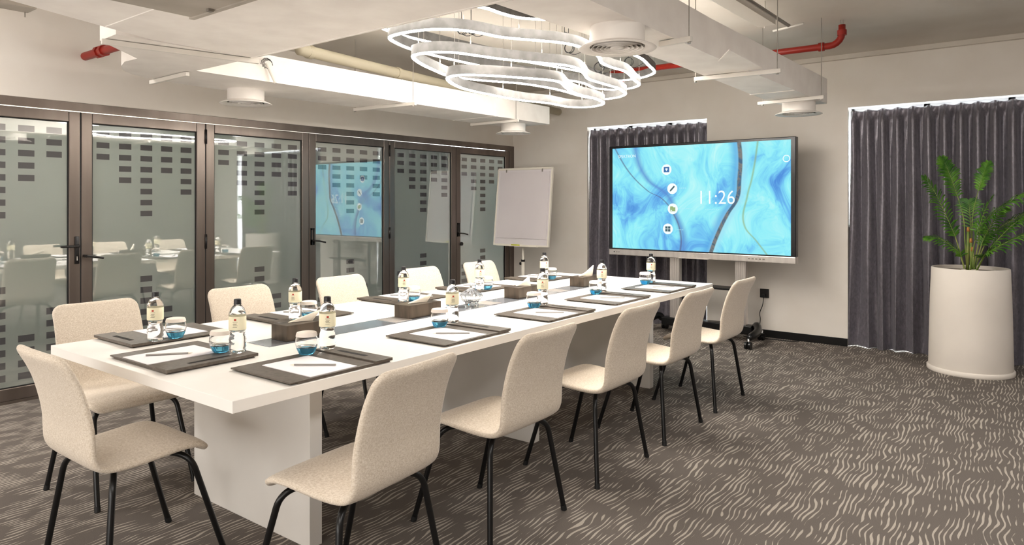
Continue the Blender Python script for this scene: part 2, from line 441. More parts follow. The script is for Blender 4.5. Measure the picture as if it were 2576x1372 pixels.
def hinge(parent, y):
    for z in (1.93, 1.05, .18):
        bm = bmesh.new(); tube(bm, [(.010, y, z-.06), (.010, y, z+.06)], .009, 10)
        obj('hinge', bm, M['handle'], parent, True)
doors = {o.name: o for o in bpy.data.objects if o.name.startswith('door_')}
hinge(doors['door_4'], edges[4]); hinge(doors['door_2'], edges[2])
def lever(parent, y, z, dy, w=.03, plate=True, h=.2, tilt=0, name='handle'):
    bm = bmesh.new()
    if plate: box(bm, .004, y-w/2, z-h/2, .014, y+w/2, z+h/2, .004)
    hz = z+(.03 if dy < 0 else -.02)
    tube(bm, [(.01, y, hz), (.05, y, hz)], .011, 10)
    tube(bm, [(.048, y, hz), (.05, y+dy*.5, hz+tilt*.4), (.052, y+dy, hz+tilt)], .0085, 8)
    return obj(name, bm, M['handle'], parent, True, auto=40)
lever(doors['door_6'], -5.187, 1.03, -.12)
lever(doors['door_5'], -5.138, 1.005, .115, plate=False, tilt=-.02)
k = obj('keyhole', B(.0135, -5.192, .952, .017, -5.184, .985, .002), M['chrome'], doors['door_6'])
for dn, y in (('door_3', -3.140), ('door_1', -1.07)):
    bm = bmesh.new()
    box(bm, .004, y-.02, .97, .012, y-.008, 1.13); box(bm, .004, y+.008, .97, .012, y+.02, 1.13)
    box(bm, .004, y-.02, 1.115, .012, y+.02, 1.13); box(bm, .004, y-.02, .97, .012, y+.02, 1.02)
    tube(bm, [(.01, y, 1.01), (.045, y, 1.01), (.05, y+.05, 1.005), (.05, y+.12, .99)], .008, 8)
    obj('handle', bm, M['handle'], doors[dn], True, auto=40)
bm = bmesh.new(); tube(bm, [(.004, -1.02, .88), (.02, -1.02, .88)], .022, 12)
obj('lock_knob', bm, M['handle'], doors['door_1'], True, auto=40)

# ------------------------------------------------------------------ curtains
def curtain(name, x0, x1, label, seedv):
    rnd = random.Random(seedv); L = x1-x0; n = max(4, int(round(L/.125)))
    cols = n*16; H = 2.250; zs = [0, .01, .03, .06, .1, .16, .25, .4, .6, .85, 1.1, 1.35, 1.6, 1.8, 1.95, 2.05, 2.12, 2.16, 2.19, 2.22, 2.236, H]
    ph = [rnd.uniform(-.35, .35) for _ in range(n+2)]; am = [rnd.uniform(.75, 1.2) for _ in range(n+2)]
    bm = bmesh.new(); rows = []
    for z in zs:
        row = []; t = z/H
        for c in range(cols+1):
            u = c/cols*n; i = int(u); f = u-i
            wob = (ph[i]*(1-f)+ph[i+1]*f); a_ = am[i]*(1-f)+am[i+1]*f
            low = max(0, 1-t*1.15)
            if z > 2.16:   # pinched header
                hx = min(1, (z-2.16)/.05)
            else: hx = 0
            s = math.sin(2*PI*(f+wob*low*.5))
            fold = .047*a_*(math.copysign(abs(s)**.62, s)) + .006*math.sin(4*PI*u+seedv+3*z)
            pin = math.exp(-((f-.25)/.10)**2)*.036+math.exp(-((f-.25)/.035)**2)*.006*math.cos(60*(f-.25))
            head = pin-.012+.006*math.sin(2*PI*f*2)
            y = -(fold*(1-hx)+head*hx)
            x = x0+L*c/cols + .014*low*math.sin(u*1.9+seedv)+.010*low*math.sin(4*PI*u)
            if t < .1: y += .012*math.sin(u*5)*(1-t*10); 
            zz = .004+z*(H-.004)/H + (.006*math.sin(u*2.3) if z < .02 else 0) + (.006*math.cos(2*PI*(f-.25)) if z == H else 0)
            row.append(bm.verts.new((x-(.03*low**2 if c < cols*.05 else 0), .052+y, zz)))
        rows.append(row)
    for a, b in zip(rows[:-1], rows[1:]):
        for c in range(cols): bm.faces.new((a[c], a[c+1], b[c+1], b[c]))
    t = thing(name, label, 'curtain', (0, 0, 0), 0, 'grey pleated window curtains')
    o = obj('drape', bm, M['curtain'], t, True)
    md = o.modifiers.new('thick', 'SOLIDIFY'); md.thickness = .004
    bm = bmesh.new()
    box(bm, x0+.01, .10, H-.06, x1-.01, .125, H-.03)
    obj('curtain_rail', bm, M['outdoor'], t)
    return t
curtain('curtain', 1.146, 2.635, 'narrow grey satin curtain hanging behind the wall screen', 3)
curtain('curtain', 4.070, 6.55, 'wide grey satin curtain hanging behind the potted palm', 11)

# ------------------------------------------------------------------ ducts and services
t = thing('main_duct', 'widest white air duct crossing the room above the table end nearest the camera', 'duct', (0, 0, 0))
bm = bmesh.new(); prism(bm, [(2.05, -5.03), (4.20, -5.03), (4.34, -8.9), (3.3, -8.9), (2.34, -6.35), (2.15, -5.85), (2.06, -5.6)], 2.2, 2.52)
obj('duct_body', bm, M['duct'], t)
for (x0, y0, x1, y1) in [(2.16, -5.86, 4.22, -5.84), (2.35, -6.36, 4.24, -6.34), (2.05, -5.05, 4.2, -5.035)]:
    obj('seam', B(x0+.01, y0, 2.196, x1-.005, y1, 2.2), M['duct'], t)
t = thing('access_unit', 'grey metal air handling box fixed under the widest duct', 'duct', (0, 0, 0), 0)
obj('casing', B(3.04, -6.95, 2.09, 4.2, -5.90, 2.195, .004), M['duct_grey'], t)
obj('flange', B(3.03, -5.905, 2.085, 4.21, -5.885, 2.13), M['duct_grey'], t)
for x in (3.2, 3.5): obj('bolt', B(x, -5.93, 2.08, x+.02, -5.91, 2.09), M['rod'], t)
t = thing('branch_duct', 'long white duct running beside the glass doors with a rounded elbow', 'duct', (0, 0, 0))
poly = [(1.42, -1.2), (.88, -1.2), (.86, -3.6), (.83, -4.1), (.84, -4.6), (.88, -4.95), (.92, -5.1), (.97, -5.21), (1.08, -5.32), (1.22, -5.39), (1.37, -5.435), (1.52, -5.43), (1.83, -5.75), (2.04, -5.76), (2.045, -5.03), (1.42, -5.03)]
bm = bmesh.new(); prism(bm, poly, 2.2, 2.382); obj('duct_body', bm, M['duct'], t)
for y in (-2.1, -3.3): obj('seam', B(.868, y, 2.196, 1.424, y+.012, 2.384), M['duct'], t)
t2 = thing('branch_duct', 'white duct over the aisle side of the table ending before the screen wall', 'duct', (0, 0, 0))
bm = bmesh.new(); prism(bm, [(3.83, -5.02), (4.17, -5.02), (4.13, -3.5), (4.13, -1.05), (3.80, -1.05), (3.80, -1.67), (3.86, -3.34)], 2.2, 2.405); obj('duct_body', bm, M['duct'], t2)
bm = bmesh.new(); prism(bm, [(4.10, -3.32), (4.265, -3.58), (4.235, -2.95), (4.10, -2.93)], 2.197, 2.203); obj('reducer_flange', bm, M['duct'], t2)
for y in (-1.95, -2.9): obj('seam', B(3.80, y, 2.196, 4.13, y+.012, 2.2), M['duct'], t2)

def strut(p, q, z, rods, label, r=.003, top=CZ):
    t = thing('duct_hanger', label, 'hanger', (0, 0, 0), 0, 'strut hangers under the ducts')
    p = Vector((p[0], p[1], z)); q = Vector((q[0], q[1], z)); d = (q-p); L = d.length; a = math.atan2(d.y, d.x)
    bm = bmesh.new(); box(bm, 0, -.012, -.026, L, .012, 0, .002)
    bmesh.ops.transform(bm, matrix=Matrix.Translation(p) @ Matrix.Rotation(a, 4, 'Z'), verts=bm.verts)
    obj('crossbar', bm, M['strut'], t)
    for (x, y) in rods:
        bm = bmesh.new(); tube(bm, [(x, y, z-.03), (x, y, top)], r, 8); tube(bm, [(x, y, z-.034), (x, y, z-.026)], .009, 6)
        obj('threaded_rod', bm, M['rod'], t, True, auto=50)
strut((3.78, -2.92), (4.32, -2.88), 2.196, [(3.80-.012, -2.92), (4.30, -2.885)], 'cross bar hanger below the middle of the aisle side duct')
strut((3.72, -1.53), (4.24, -1.58), 2.196, [(3.76, -1.535), (4.22, -1.578)], 'cross bar hanger at the end of the aisle side duct')
strut((4.06, -3.99), (4.24, -4.01), 2.196, [(4.225, -4.005)], 'short bar hanger beside the largest ceiling diffuser')
strut((.83, -3.31), (1.53, -3.25), 2.196, [(.845, -3.31), (1.50, -3.25)], 'cross bar hanger mid way along the duct by the glass doors')
strut((.85, -1.80), (1.47, -1.80), 2.196, [(.863, -1.80), (1.44, -1.80)], 'cross bar hanger nearest the flip chart under the door side duct')
strut((1.90, -5.77), (2.06, -5.0), 2.196, [], 'white bar under the joint of the widest duct and the elbow')
strut((.86, -5.05), (1.37, -5.06), 2.196, [], 'short bar under the rounded duct elbow')

def diffuser(x, y, label):
    t = thing('air_diffuser', label, 'diffuser', (x, y, 2.1), 0, 'round ceiling diffusers')
    bm = bmesh.new(); lathe(bm, [(.128, .1), (.128, .012)], 40); obj('neck', bm, M['duct'], t, True)
    bm = bmesh.new(); lathe(bm, [(.125, .022), (.150, .016), (.176, .004), (.182, 0), (.180, -.002), (.150, .004), (.128, .008)], 48); obj('flange', bm, M['duct'], t, True)
    for k, r in enumerate((.113, .091, .070, .050)):
        bm = bmesh.new(); lathe(bm, [(r-.005, .024), (r, .010), (r+.007, .001), (r+.0095, 0), (r+.004, .005), (r-.002, .020)], 40, closed=True); obj('vane_ring', bm, M['duct'], t, True)
    bm = bmesh.new(); lathe(bm, [(0, .003), (.02, .001), (.034, .001), (.030, .008), (.02, .02), (0, .022)], 32); obj('centre_cone', bm, M['duct'], t, True)
    bm = bmesh.new(); lathe(bm, [(0, .055), (.126, .055)], 32); obj('inner_plate', bm, M['rod'], t)
    return t
diffuser(.97, -4.42, 'round white diffuser under the door side duct, nearer the camera')
diffuser(1.14, -1.46, 'smallest looking round diffuser under the door side duct near the flip chart')
diffuser(4.03, -4.37, 'largest looking round diffuser beside the ring chandelier')
diffuser(3.97, -1.29, 'round diffuser at the end of the aisle side duct above the screen')

t = thing('sprinkler_pipe', 'long red sprinkler pipe in front of the screen wall turning up to the ceiling', 'pipe', (0, 0, 0), 0)
bm = bmesh.new(); tube(bm, [(2.30, -1.45, 2.6), (4.24, -1.42, 2.6)]+[(4.24+.09*math.sin(a), -1.42, 2.69-.09*math.cos(a)) for a in (.3, .6, .9, 1.2, 1.57)]+[(4.33, -1.42, 2.75)], .026, 14); obj('pipe', bm, M['red'], t, True)
bm = bmesh.new(); tube(bm, [(4.33, -1.42, 2.67), (4.33, -1.42, 2.71)], .034, 14); tube(bm, [(4.16, -1.42, 2.6), (4.20, -1.42, 2.6)], .034, 14); obj('coupling', bm, M['red'], t, True, auto=40)
bm = bmesh.new(); tube(bm, [(2.42, -1.45, 2.6), (2.42, -1.45, 2.47)], .03, 12); obj('drop', bm, M['red'], t, True, auto=40)
bm = bmesh.new()
for dx in (-.012, 0, .012): tube(bm, [(4.33+dx, -1.42, 2.75), (4.33+dx, -1.42, 2.79)], .002, 6)
obj('bracket_bolts', bm, M['rod'], t)
t = thing('sprinkler_pipe', 'short red pipe stub with coupling leaving the wall above the glass doors', 'pipe', (0, 0, 0), 0)
bm = bmesh.new(); tube(bm, [(.0, -5.13, 2.455), (1.3, -5.13, 2.455)], .03, 14); obj('pipe', bm, M['red'], t, True, auto=40)
for x in (.22, .30): 
    bm = bmesh.new(); tube(bm, [(x, -5.13, 2.455), (x+.04, -5.13, 2.455)], .042, 8); obj('coupling', bm, M['red'], t, True, auto=30)
t = thing('drain_pipe', 'thick cream pipe running above the door side duct', 'pipe', (0, 0, 0), 0)
bm = bmesh.new(); tube(bm, [(1.28, -4.28, CZ-.02), (1.28, -4.28, 2.60)]+[(1.28-.1*0, -4.28+.1*math.sin(a)*1.0, 2.6-.1*(1-math.cos(a))) for a in (.3, .6, .9, 1.2, 1.57)]+[(1.24, -3.9, 2.5), (1.04, -2.42, 2.5), (.92, -1.5, 2.5), (.75, -.05, 2.5)], .045, 14); obj('pipe', bm, M['cream'], t, True)
for (x, y) in ((1.262, -4.1), (1.13, -3.1)):
    bm = bmesh.new(); tube(bm, [(x, y, 2.5), (x-.005, y+.04, 2.5)], .052, 14); obj('collar', bm, M['cream'], t, True, auto=40)
bm = bmesh.new(); 
for k in range(6): tube(bm, smooth_curve([(1.33-.03*k, -2.9+.05*k, 2.62), (1.36-.02*k, -2.7+.05*k, 2.58-.01*k), (1.30, -2.5+.05*k, 2.62), (1.2, -2.3, 2.66)], 5), .004, 6)
tag(obj('cable_bundle', bm, M['cable'], None, True), 'loose dark cables lying above the door side duct', 'cable')
t = thing('cable_tray', 'narrow metal cable tray beside the aisle side duct near the ceiling', 'tray', (0, 0, 0), 0)
bm = bmesh.new(); box(bm, 4.00, -6.5, 2.60, 4.12, -2.35, 2.605); box(bm, 4.00, -6.5, 2.605, 4.004, -2.35, 2.64); box(bm, 4.116, -6.5, 2.605, 4.12, -2.35, 2.64); obj('tray_channel', bm, M['strut'], t)
bm = bmesh.new(); tube(bm, [(4.17, -6.5, 2.61), (4.17, -2.2, 2.61)], .012, 10); obj('conduit', bm, M['rod'], t, True)
bm = bmesh.new(); tube(bm, [(4.05, -2.18, 2.60), (4.28, -2.26, 2.60)], .008, 8); tube(bm, [(4.03, -2.3, 2.6), (4.03, -2.3, CZ)], .006, 8); obj('bracket', bm, M['strut'], t, True)
t = thing('cable_tray', 'metal channel crossing above the chandelier out of the widest duct', 'tray', (0, 0, 0), 0)
obj('tray_channel', B(3.12, -5.4, 2.53, 3.24, -4.1, 2.56), M['duct_grey'], t)
t = thing('cable_tray', 'grey metal channel over the nearest glass door', 'tray', (0, 0, 0), 0)
bm = bmesh.new(); box(bm, .98, -8.6, 2.47, 1.12, -5.8, 2.50); obj('tray_channel', bm, M['duct_grey'], t)
bm = bmesh.new(); tube(bm, [(1.0, -5.82, 2.44), (1.0, -5.82, CZ)], .004, 6); obj('threaded_rod', bm, M['rod'], t)
# small swivelling sensor with loose wires on the duct by the doors
t = thing('duct_sensor', 'small white arm with loose black wires on the lit side of the door side duct', 'sensor', (1.43, -4.55, 2.29), 0)
bm = bmesh.new(); tube(bm, [(.0, 0, .03), (.035, .05, -.10)], .009, 8); obj('arm', bm, M['strut'], t, True, auto=40)
bm = bmesh.new()
for k in range(4):
    a0 = .5*k; tube(bm, [(.01+.004*k, .045*math.cos(a0+a)*(1-.12*k), .02+.045*math.sin(a0+a)*(1-.12*k)) for a in (0, .5, 1, 1.5, 2, 2.6, 3.2)], .002, 5)
obj('wires', bm, M['cable'], t, True)

# ------------------------------------------------------------------ ring chandelier
t = thing('ring_chandelier', 'chandelier of four stacked wavy glowing metal rings above the table', 'chandelier', (0, 0, 0), 0)
RINGS = [
 (2.15, [(2.65, -4.06), (2.76, -4.10), (2.85, -4.05), (2.95, -3.92), (3.03, -3.78), (3.11, -3.63), (3.12, -3.50), (3.04, -3.32), (2.97, -3.14), (2.93, -2.96), (2.93, -2.80), (2.90, -2.64), (2.84, -2.49), (2.73, -2.40), (2.60, -2.39), (2.52, -2.48), (2.51, -2.62), (2.51, -2.78), (2.46, -2.92), (2.43, -3.10), (2.43, -3.37), (2.44, -3.58), (2.47, -3.74), (2.55, -3.92)]),
 (2.25, [(2.60, -4.31), (2.70, -4.345), (2.80, -4.32), (2.88, -4.24), (2.92, -4.12), (2.96, -3.98), (3.02, -3.84), (3.10, -3.68), (3.17, -3.54), (3.18, -3.40), (3.12, -3.22), (3.03, -3.02), (3.01, -2.86), (3.0, -2.68), (2.99, -2.52), (2.95, -2.38), (2.89, -2.23), (2.77, -2.12), (2.64, -2.09), (2.56, -2.18), (2.55, -2.40), (2.58, -2.64), (2.58, -2.88), (2.53, -3.16), (2.38, -3.46), (2.33, -3.70), (2.39, -3.90), (2.49, -4.14)]),
 (2.35, [(2.54, -4.44), (2.66, -4.47), (2.82, -4.45), (2.93, -4.39), (3.00, -4.30), (3.04, -4.18), (3.06, -4.06), (3.11, -3.96), (3.18, -3.85), (3.26, -3.71), (3.29, -3.54), (3.24, -3.24), (3.14, -3.02), (3.11, -2.83), (3.11, -2.65), (3.06, -2.46), (2.98, -2.24), (2.92, -2.05), (2.82, -1.94), (2.70, -1.90), (2.60, -1.94), (2.53, -2.10), (2.58, -2.34), (2.57, -2.55), (2.44, -3.02), (2.40, -3.50), (2.39, -3.87), (2.41, -4.14), (2.47, -4.33)]),
 (2.45, [(2.48, -4.50), (2.64, -4.58), (2.84, -4.56), (3.0, -4.50), (3.10, -4.42), (3.16, -4.30), (3.16, -4.16), (3.18, -4.03), (3.23, -3.95), (3.31, -3.85), (3.37, -3.65), (3.34, -3.35), (3.26, -3.0), (3.22, -2.75), (3.19, -2.52), (3.12, -2.28), (3.04, -2.02), (2.96, -1.90), (2.80, -1.80), (2.62, -1.79), (2.52, -1.9), (2.53, -2.12), (2.55, -2.4), (2.48, -2.8), (2.38, -3.3), (2.34, -3.8), (2.33, -4.15), (2.38, -4.38)])]
def ribbon(bm, path, prof):
    n = len(path); rings = []
    for i in range(n):
        d = path[(i+1) % n]-path[i-1]; d.normalize(); nx = Vector((d.y, -d.x, 0))
        rings.append([bm.verts.new(path[i]+nx*a+Vector((0, 0, b))) for a, b in prof])
    for i in range(n):
        a, b = rings[i], rings[(i+1) % n]
        for k in range(len(prof)):
            k2 = (k+1) % len(prof); bm.faces.new((a[k], a[k2], b[k2], b[k]))
for z, pts in RINGS:
    path = smooth_curve([(x, y, z) for x, y in pts], 6, True)
    bm = bmesh.new(); ribbon(bm, path, [(-.011, .008), (.011, .008), (.011, .066), (-.011, .066)])
    ring = obj('light_ring', bm, M['ring'], t, True, auto=45)
    bm = bmesh.new(); ribbon(bm, path, [(-.009, 0), (.009, 0), (.0106, .004), (.0106, .009), (-.0106, .009), (-.0106, .004)])
    obj('light_strip', bm, M['strip'], ring, True, auto=60)
    n = len(path)
    for k in range(9):
        p = path[int(n*k/9+5) % n]; bm = bmesh.new()
        tube(bm, [(p.x, p.y, z+.066), (p.x, p.y, CZ)], .0014, 5)
        tube(bm, [(p.x, p.y, z+.066), (p.x, p.y, z+.088)], .004, 6)
        obj('suspension_wire', bm, M['rod'], ring)
for (x, y, z, r) in [(2.62, -3.9, 2.50, .035), (2.66, -3.85, 2.50, .03), (2.95, -3.2, 2.52, .04), (2.85, -3.0, 2.5, .035), (2.9, -2.6, 2.45, .035), (2.8, -2.5, 2.44, .04), (2.9, -2.2, 2.52, .035)]:
    bm = bmesh.new()
    for k in range(3):
        a = .4*k
        tube(bm, [(x+r*math.cos(q)*math.cos(a), y+r*math.cos(q)*math.sin(a)+.008*k, z+r*math.sin(q)) for q in [2*PI*i/16 for i in range(16)]], .0022, 5, closed=True)
    tube(bm, smooth_curve([(x, y, z-r), (x+.05, y+.02, z-.05), (x+.1, y+.1, z)], 4), .0022, 5)
    tube(bm, [(x, y, z+r), (x, y, CZ)], .0022, 5)
    obj('power_cable_coil', bm, M['cable'], t, True)
for (x, y) in ((2.75, -3.6), (2.8, -2.9), (2.7, -2.2)):
    bm = bmesh.new(); box(bm, x-.03, y-.2, 2.73, x+.03, y+.2, CZ-.003, .003); obj('canopy_box', bm, M['rod'], t)

# ------------------------------------------------------------------ conference table
t = thing('conference_table', 'long white laminate conference table with a smoked glass strip down its middle', 'table', T(0, 0, 0), TA)
HW, HL = .719, 2.0165
obj('tabletop', B(-HW, -HL, .710, HW, HL, .750, .0015), M['top'], t)
for y in (-1.514, .017, 1.50):
    bm = bmesh.new(); box(bm, -.439, y, 0, .439, y+.06, .710, .0015)
    obj('leg', bm, M['leg_panel'], t)
st = obj('cable_channel_lid', B(-.085, -1.46, .7502, .085, 1.46, .7515), M['smoke'], t)
for y in (-.70, .08, .86):
    obj('power_flap', B(-.07, y, .7516, .07, y+.12, .7535, .0008), M['alu'], t)
bm = bmesh.new(); tube(bm, [(.3, .015, .42), (.3, .01, .42)], .018, 16); obj('cable_grommet', bm, M['strut'], t, True, auto=40)

# ------------------------------------------------------------------ chairs
def chair_shell():
    prof = [(.214, .416), (.203, .434), (.182, .449), (.15, .456), (.10, .457), (.05, .453), (0, .449), (-.06, .445), (-.12, .445), (-.160, .452), (-.186, .470), (-.199, .500), (-.204, .545), (-.209, .60), (-.222, .66), (-.243, .73), (-.269, .79), (-.300, .845), (-.310, .862)]
    c = smooth_curve([(0, y, z) for y, z in prof], 4)
    n = len(c); hw0 = .214; th = .0165
    tot = [0]
    for i in range(1, n): tot.append(tot[-1]+(c[i]-c[i-1]).length)
    Lg = tot[-1]; bm = bmesh.new(); rings = []; cross = 26
    for i, p in enumerate(c):
        s = tot[i]; tdir = (c[min(i+1, n-1)]-c[max(i-1, 0)]).normalized(); nr = Vector((0, -tdir.z, tdir.y))  # towards the sitter / up
        if nr.z < 0 and i < n*.45: nr = -nr
        if i >= n*.45 and nr.y < 0: nr = -nr
        # rounded plan outline
        hw = hw0
        rc = .055
        for e in (s, Lg-s):
            if e < rc: hw = min(hw, hw0-rc+math.sqrt(max(0, rc*rc-(rc-e)**2)))
        hw += .008-.016*(s/Lg)
        e = min(s, Lg-s); tt = th*(math.sqrt(max(.05, 1-(1-min(1, e/.018))**2)))
        ring = []
        top = max(0, (p.z-.5)/.36)
        for k in range(cross):
            # superellipse-like flat section: top side then bottom side
            a = 2*PI*k/cross
            ca, sa = math.cos(a), math.sin(a)
            xx = hw*math.copysign(abs(ca)**.45, ca); nz = tt*math.copysign(abs(sa)**.55, sa)
            curl = .012*(xx/hw0)**2*top
            ring.append(p+Vector((xx, 0, 0))+nr*(nz+curl))
        rings.append(ring)
    return rings, c
def build_chair(label):
    t = thing('dining_chair', label, 'chair', (0, 0, 0), 0, 'beige upholstered chairs around the table')
    rings, c = chair_shell()
    split = max(i for i, p in enumerate(c) if p.z < .50 and p.y < .1)
    def part(name, rs, cap0, cap1):
        bm = bmesh.new(); vs = [[bm.verts.new(v) for v in r] for r in rs]; n = len(rs[0])
        for a, b in zip(vs[:-1], vs[1:]):
            for k in range(n): bm.faces.new((a[k], a[(k+1) % n], b[(k+1) % n], b[k]))
        if cap0: bm.faces.new(vs[0])
        if cap1: bm.faces.new(vs[-1])
        return obj(name, bm, M['fabric'], t, True)
    part('seat', rings[:split+1], True, False)
    part('backrest', rings[split:], False, True)
    for sx in (-1, 1):
        for fy, ty_, fx, tx_ in ((.27, .15, .222, .190), (-.185, -.135, .262, .200)):
            foot = Vector((sx*fx, fy, .012)); top = Vector((sx*tx_, ty_, .412)); inn = Vector((sx*.07, ty_*.55, .424))
            d = (top-foot).normalized(); e = (inn-top).normalized()
            q0, q1 = top-d*.060, top+e*.060
            pts = [foot]+[q0*(1-u)**2+top*2*u*(1-u)+q1*u*u for u in [k/8 for k in range(9)]]+[inn]
            bm = bmesh.new(); tube(bm, pts, .0115, 12)
            lg = obj('leg', bm, M['black'], t, True, auto=50)
            bm = bmesh.new(); tube(bm, [foot-d*.012, foot+d*.012], .013, 12); obj('foot_cap', bm, M['foot'], lg, True, auto=40)
    bm = bmesh.new(); box(bm, -.09, -.09, .420, .09, .09, .431, .003); obj('mounting_plate', bm, M['black'], t)
    return t
CH = build_chair('beige fabric chair at the near short end of the table')
CH.location = T(-.025, -2.005); CH.rotation_euler = (0, 0, TA)
seats_r = [(-1.645, .09), (-.865, 0), (-.045, .0), (.705, 0), (1.476, 0)]
lab_r = ['beige chair on the aisle side nearest the camera, its back fully in view',
         'second beige chair from the camera on the aisle side of the table',
         'middle beige chair on the aisle side of the table',
         'fourth beige chair from the camera on the aisle side, last but one',
         'farthest beige chair on the aisle side, in front of the wall socket']
for (y, a), l in zip(seats_r, lab_r):
    dup(CH, T(.863, y), TA+PI/2+a, l)
lab_l = ['nearest beige chair on the glass door side, partly behind the end chair',
         'second beige chair from the camera on the glass door side of the table',
         'middle beige chair on the glass door side of the table',
         'fourth beige chair from the camera on the glass door side',
         'farthest beige chair on the glass door side, by the flip chart']
for y, l in zip((-1.655, -.845, -.075, .71, 1.43), lab_l):
    dup(CH, T(-.863, y), TA-PI/2, l)

# ------------------------------------------------------------------ place settings
def build_folder(label):
    # the user faces +y, right hand is +x
    t = thing('leather_folder', label, 'folder', (0, 0, 0), 0, 'brown leather desk folders on the table')
    w, d = .235, .185
    obj('back_board', B(-w+.03, -d+.0, 0, w-.012, d-.012, .0055, .001), M['leather'], t)
    obj('writing_board', B(-w, -d, .0056, w-.09, d, .011, .001), M['leather'], t)
    bm = bmesh.new(); box(bm, w-.089, -d-.004, .0056, w, d, .0175, .0015)
    s = obj('pen_flap', bm, M['leather'], t)
    obj('pen_slot', B(w-.056, -.085, .0172, w-.036, .085, .0179), M['slot'], s)
    return t
def build_sheet(label):
    bm = bmesh.new(); box(bm, -.105, -.148, 0, .105, .148, .0022)
    return tag(obj('paper_sheet', bm, M['paper']), label, 'paper', 'blank paper sheets on the folders')
def build_pencil(label):
    t = thing('pencil', label, 'pencil', (0, 0, 0), 0, 'grey pencils on the paper sheets')
    bm = bmesh.new(); tube(bm, [(0, -.085, .0038), (0, .072, .0038)], .0037, 6); obj('shaft', bm, M['pencil'], t)
    bm = bmesh.new(); tube(bm, [(0, .072, .0038), (0, .088, .0038)], [.0036, .0006], 6); obj('tip', bm, M['tissue'], t)
    return t
FT = .011
def build_bottle(label):
    t = thing('water_bottle', label, 'bottle', (0, 0, 0), 0, 'small water bottles on the table')
    p = [(0, .004), (.014, .002), (.024, 0), (.029, .005), (.0305, .013), (.0295, .020), (.0308, .027), (.0295, .034), (.0308, .041), (.0295, .048), (.0308, .055), (.0295, .062), (.028, .069), (.0262, .076), (.0268, .084), (.0264, .088), (.0290, .093), (.0302, .096), (.0302, .150), (.0308, .154), (.0298, .159), (.0295, .163), (.0275, .170), (.0262, .174), (.024, .180), (.0185, .188), (.0145, .194), (.0132, .199), (.0132, .2035), (0, .2035)]
    p = [(r*1.1 if z < .19 else r, z) for r, z in p]
    bm = bmesh.new(); lathe(bm, p, 28, fn=lambda a, z: 1+(.035*math.cos(5*a) if z < .012 else (.012*math.sin(6*a+z*180) if .155 < z < .185 or .015 < z < .095 else 0)))
    obj('bottle_body', bm, M['pet'], t, True)
    bm = bmesh.new(); lathe(bm, [(.0336, .0955), (.0342, .097), (.0342, .1495), (.0338, .150)], 28); lb = obj('label', bm, M['label'], t, True)
    def patch(bm, a0, a1, z0, z1, r=.0345):
        n = 4; prev = None
        for k in range(n+1):
            a = a0+(a1-a0)*k/n
            cur = (bm.verts.new((r*math.cos(a), r*math.sin(a), z0)), bm.verts.new((r*math.cos(a), r*math.sin(a), z1)))
            if prev: bm.faces.new((prev[0], cur[0], cur[1], prev[1]))
            prev = cur
    for base in (0, PI):
        bm = bmesh.new(); patch(bm, base-.13, base+.13, .134, .142); obj('emblem', bm, M['printred'], lb)
        bm = bmesh.new()
        for k, z in enumerate((.129, .122, .118, .114, .108)): patch(bm, base-.28+.05*(k % 2), base+.28-.06*(k % 3), z, z+.0016)
        obj('lettering', bm, M['print'], lb)
    bm = bmesh.new(); lathe(bm, [(0, .219), (.0125, .219), (.0143, .217), (.0145, .2015), (.0152, .2012), (.0152, .1975), (0, .1975)], 24, fn=lambda a, z: 1+.02*math.cos(12*a)); obj('cap', bm, M['cap'], t, True, auto=40)
    return t
def build_glass(label):
    t = thing('tumbler', label, 'glass', (0, 0, 0), 0, 'blue based water glasses on the table')
    outer = [(0, .0245), (.0405, .0292), (.0425, .032), (.045, .048), (.0435, .064), (.0395, .078), (.037, .086)]
    inner = [(.0352, .086), (.0378, .077), (.0418, .063), (.0432, .048), (.0405, .034), (.036, .028), (0, .0255)]
    bm = bmesh.new(); lathe(bm, outer+inner, 32); obj('glass_body', bm, M['glass'], t, True)
    bm = bmesh.new(); lathe(bm, [(0, 0), (.026, 0), (.031, .004), (.036, .014), (.0412, .0285), (.040, .0287), (0, .024)], 32); obj('tinted_base', bm, M['blue'], t, True, auto=50)
    bm = bmesh.new(); lathe(bm, [(0, .0905), (.030, .091), (.0385, .0895), (.0405, .085), (.0425, .074), (.0415, .074), (.0395, .0845), (.037, .0875), (0, .0885)], 64, fn=lambda a, z: 1+(.018*math.cos(32*a) if z < .088 else 0)); obj('paper_cover', bm, M['papercap'], t, True, auto=50)
    return t
F0, S0, P0, B0, G0 = (build_folder('x'), build_sheet('x'), build_pencil('x'), build_bottle('x'), build_glass('x'))
protos = {id(F0): 0, id(S0): 0, id(P0): 0, id(B0): 0, id(G0): 0}
def put(proto, loc, rz, label):
    if not protos[id(proto)]:
        protos[id(proto)] = 1; proto.location = loc; proto.rotation_euler = (0, 0, rz); proto['label'] = label; return proto
    if proto.type == 'MESH':
        c = proto.copy(); C.objects.link(c); c.location = loc; c.rotation_euler = (0, 0, rz); c['label'] = label; return c
    return dup(proto, loc, rz, label)
TT = .7502
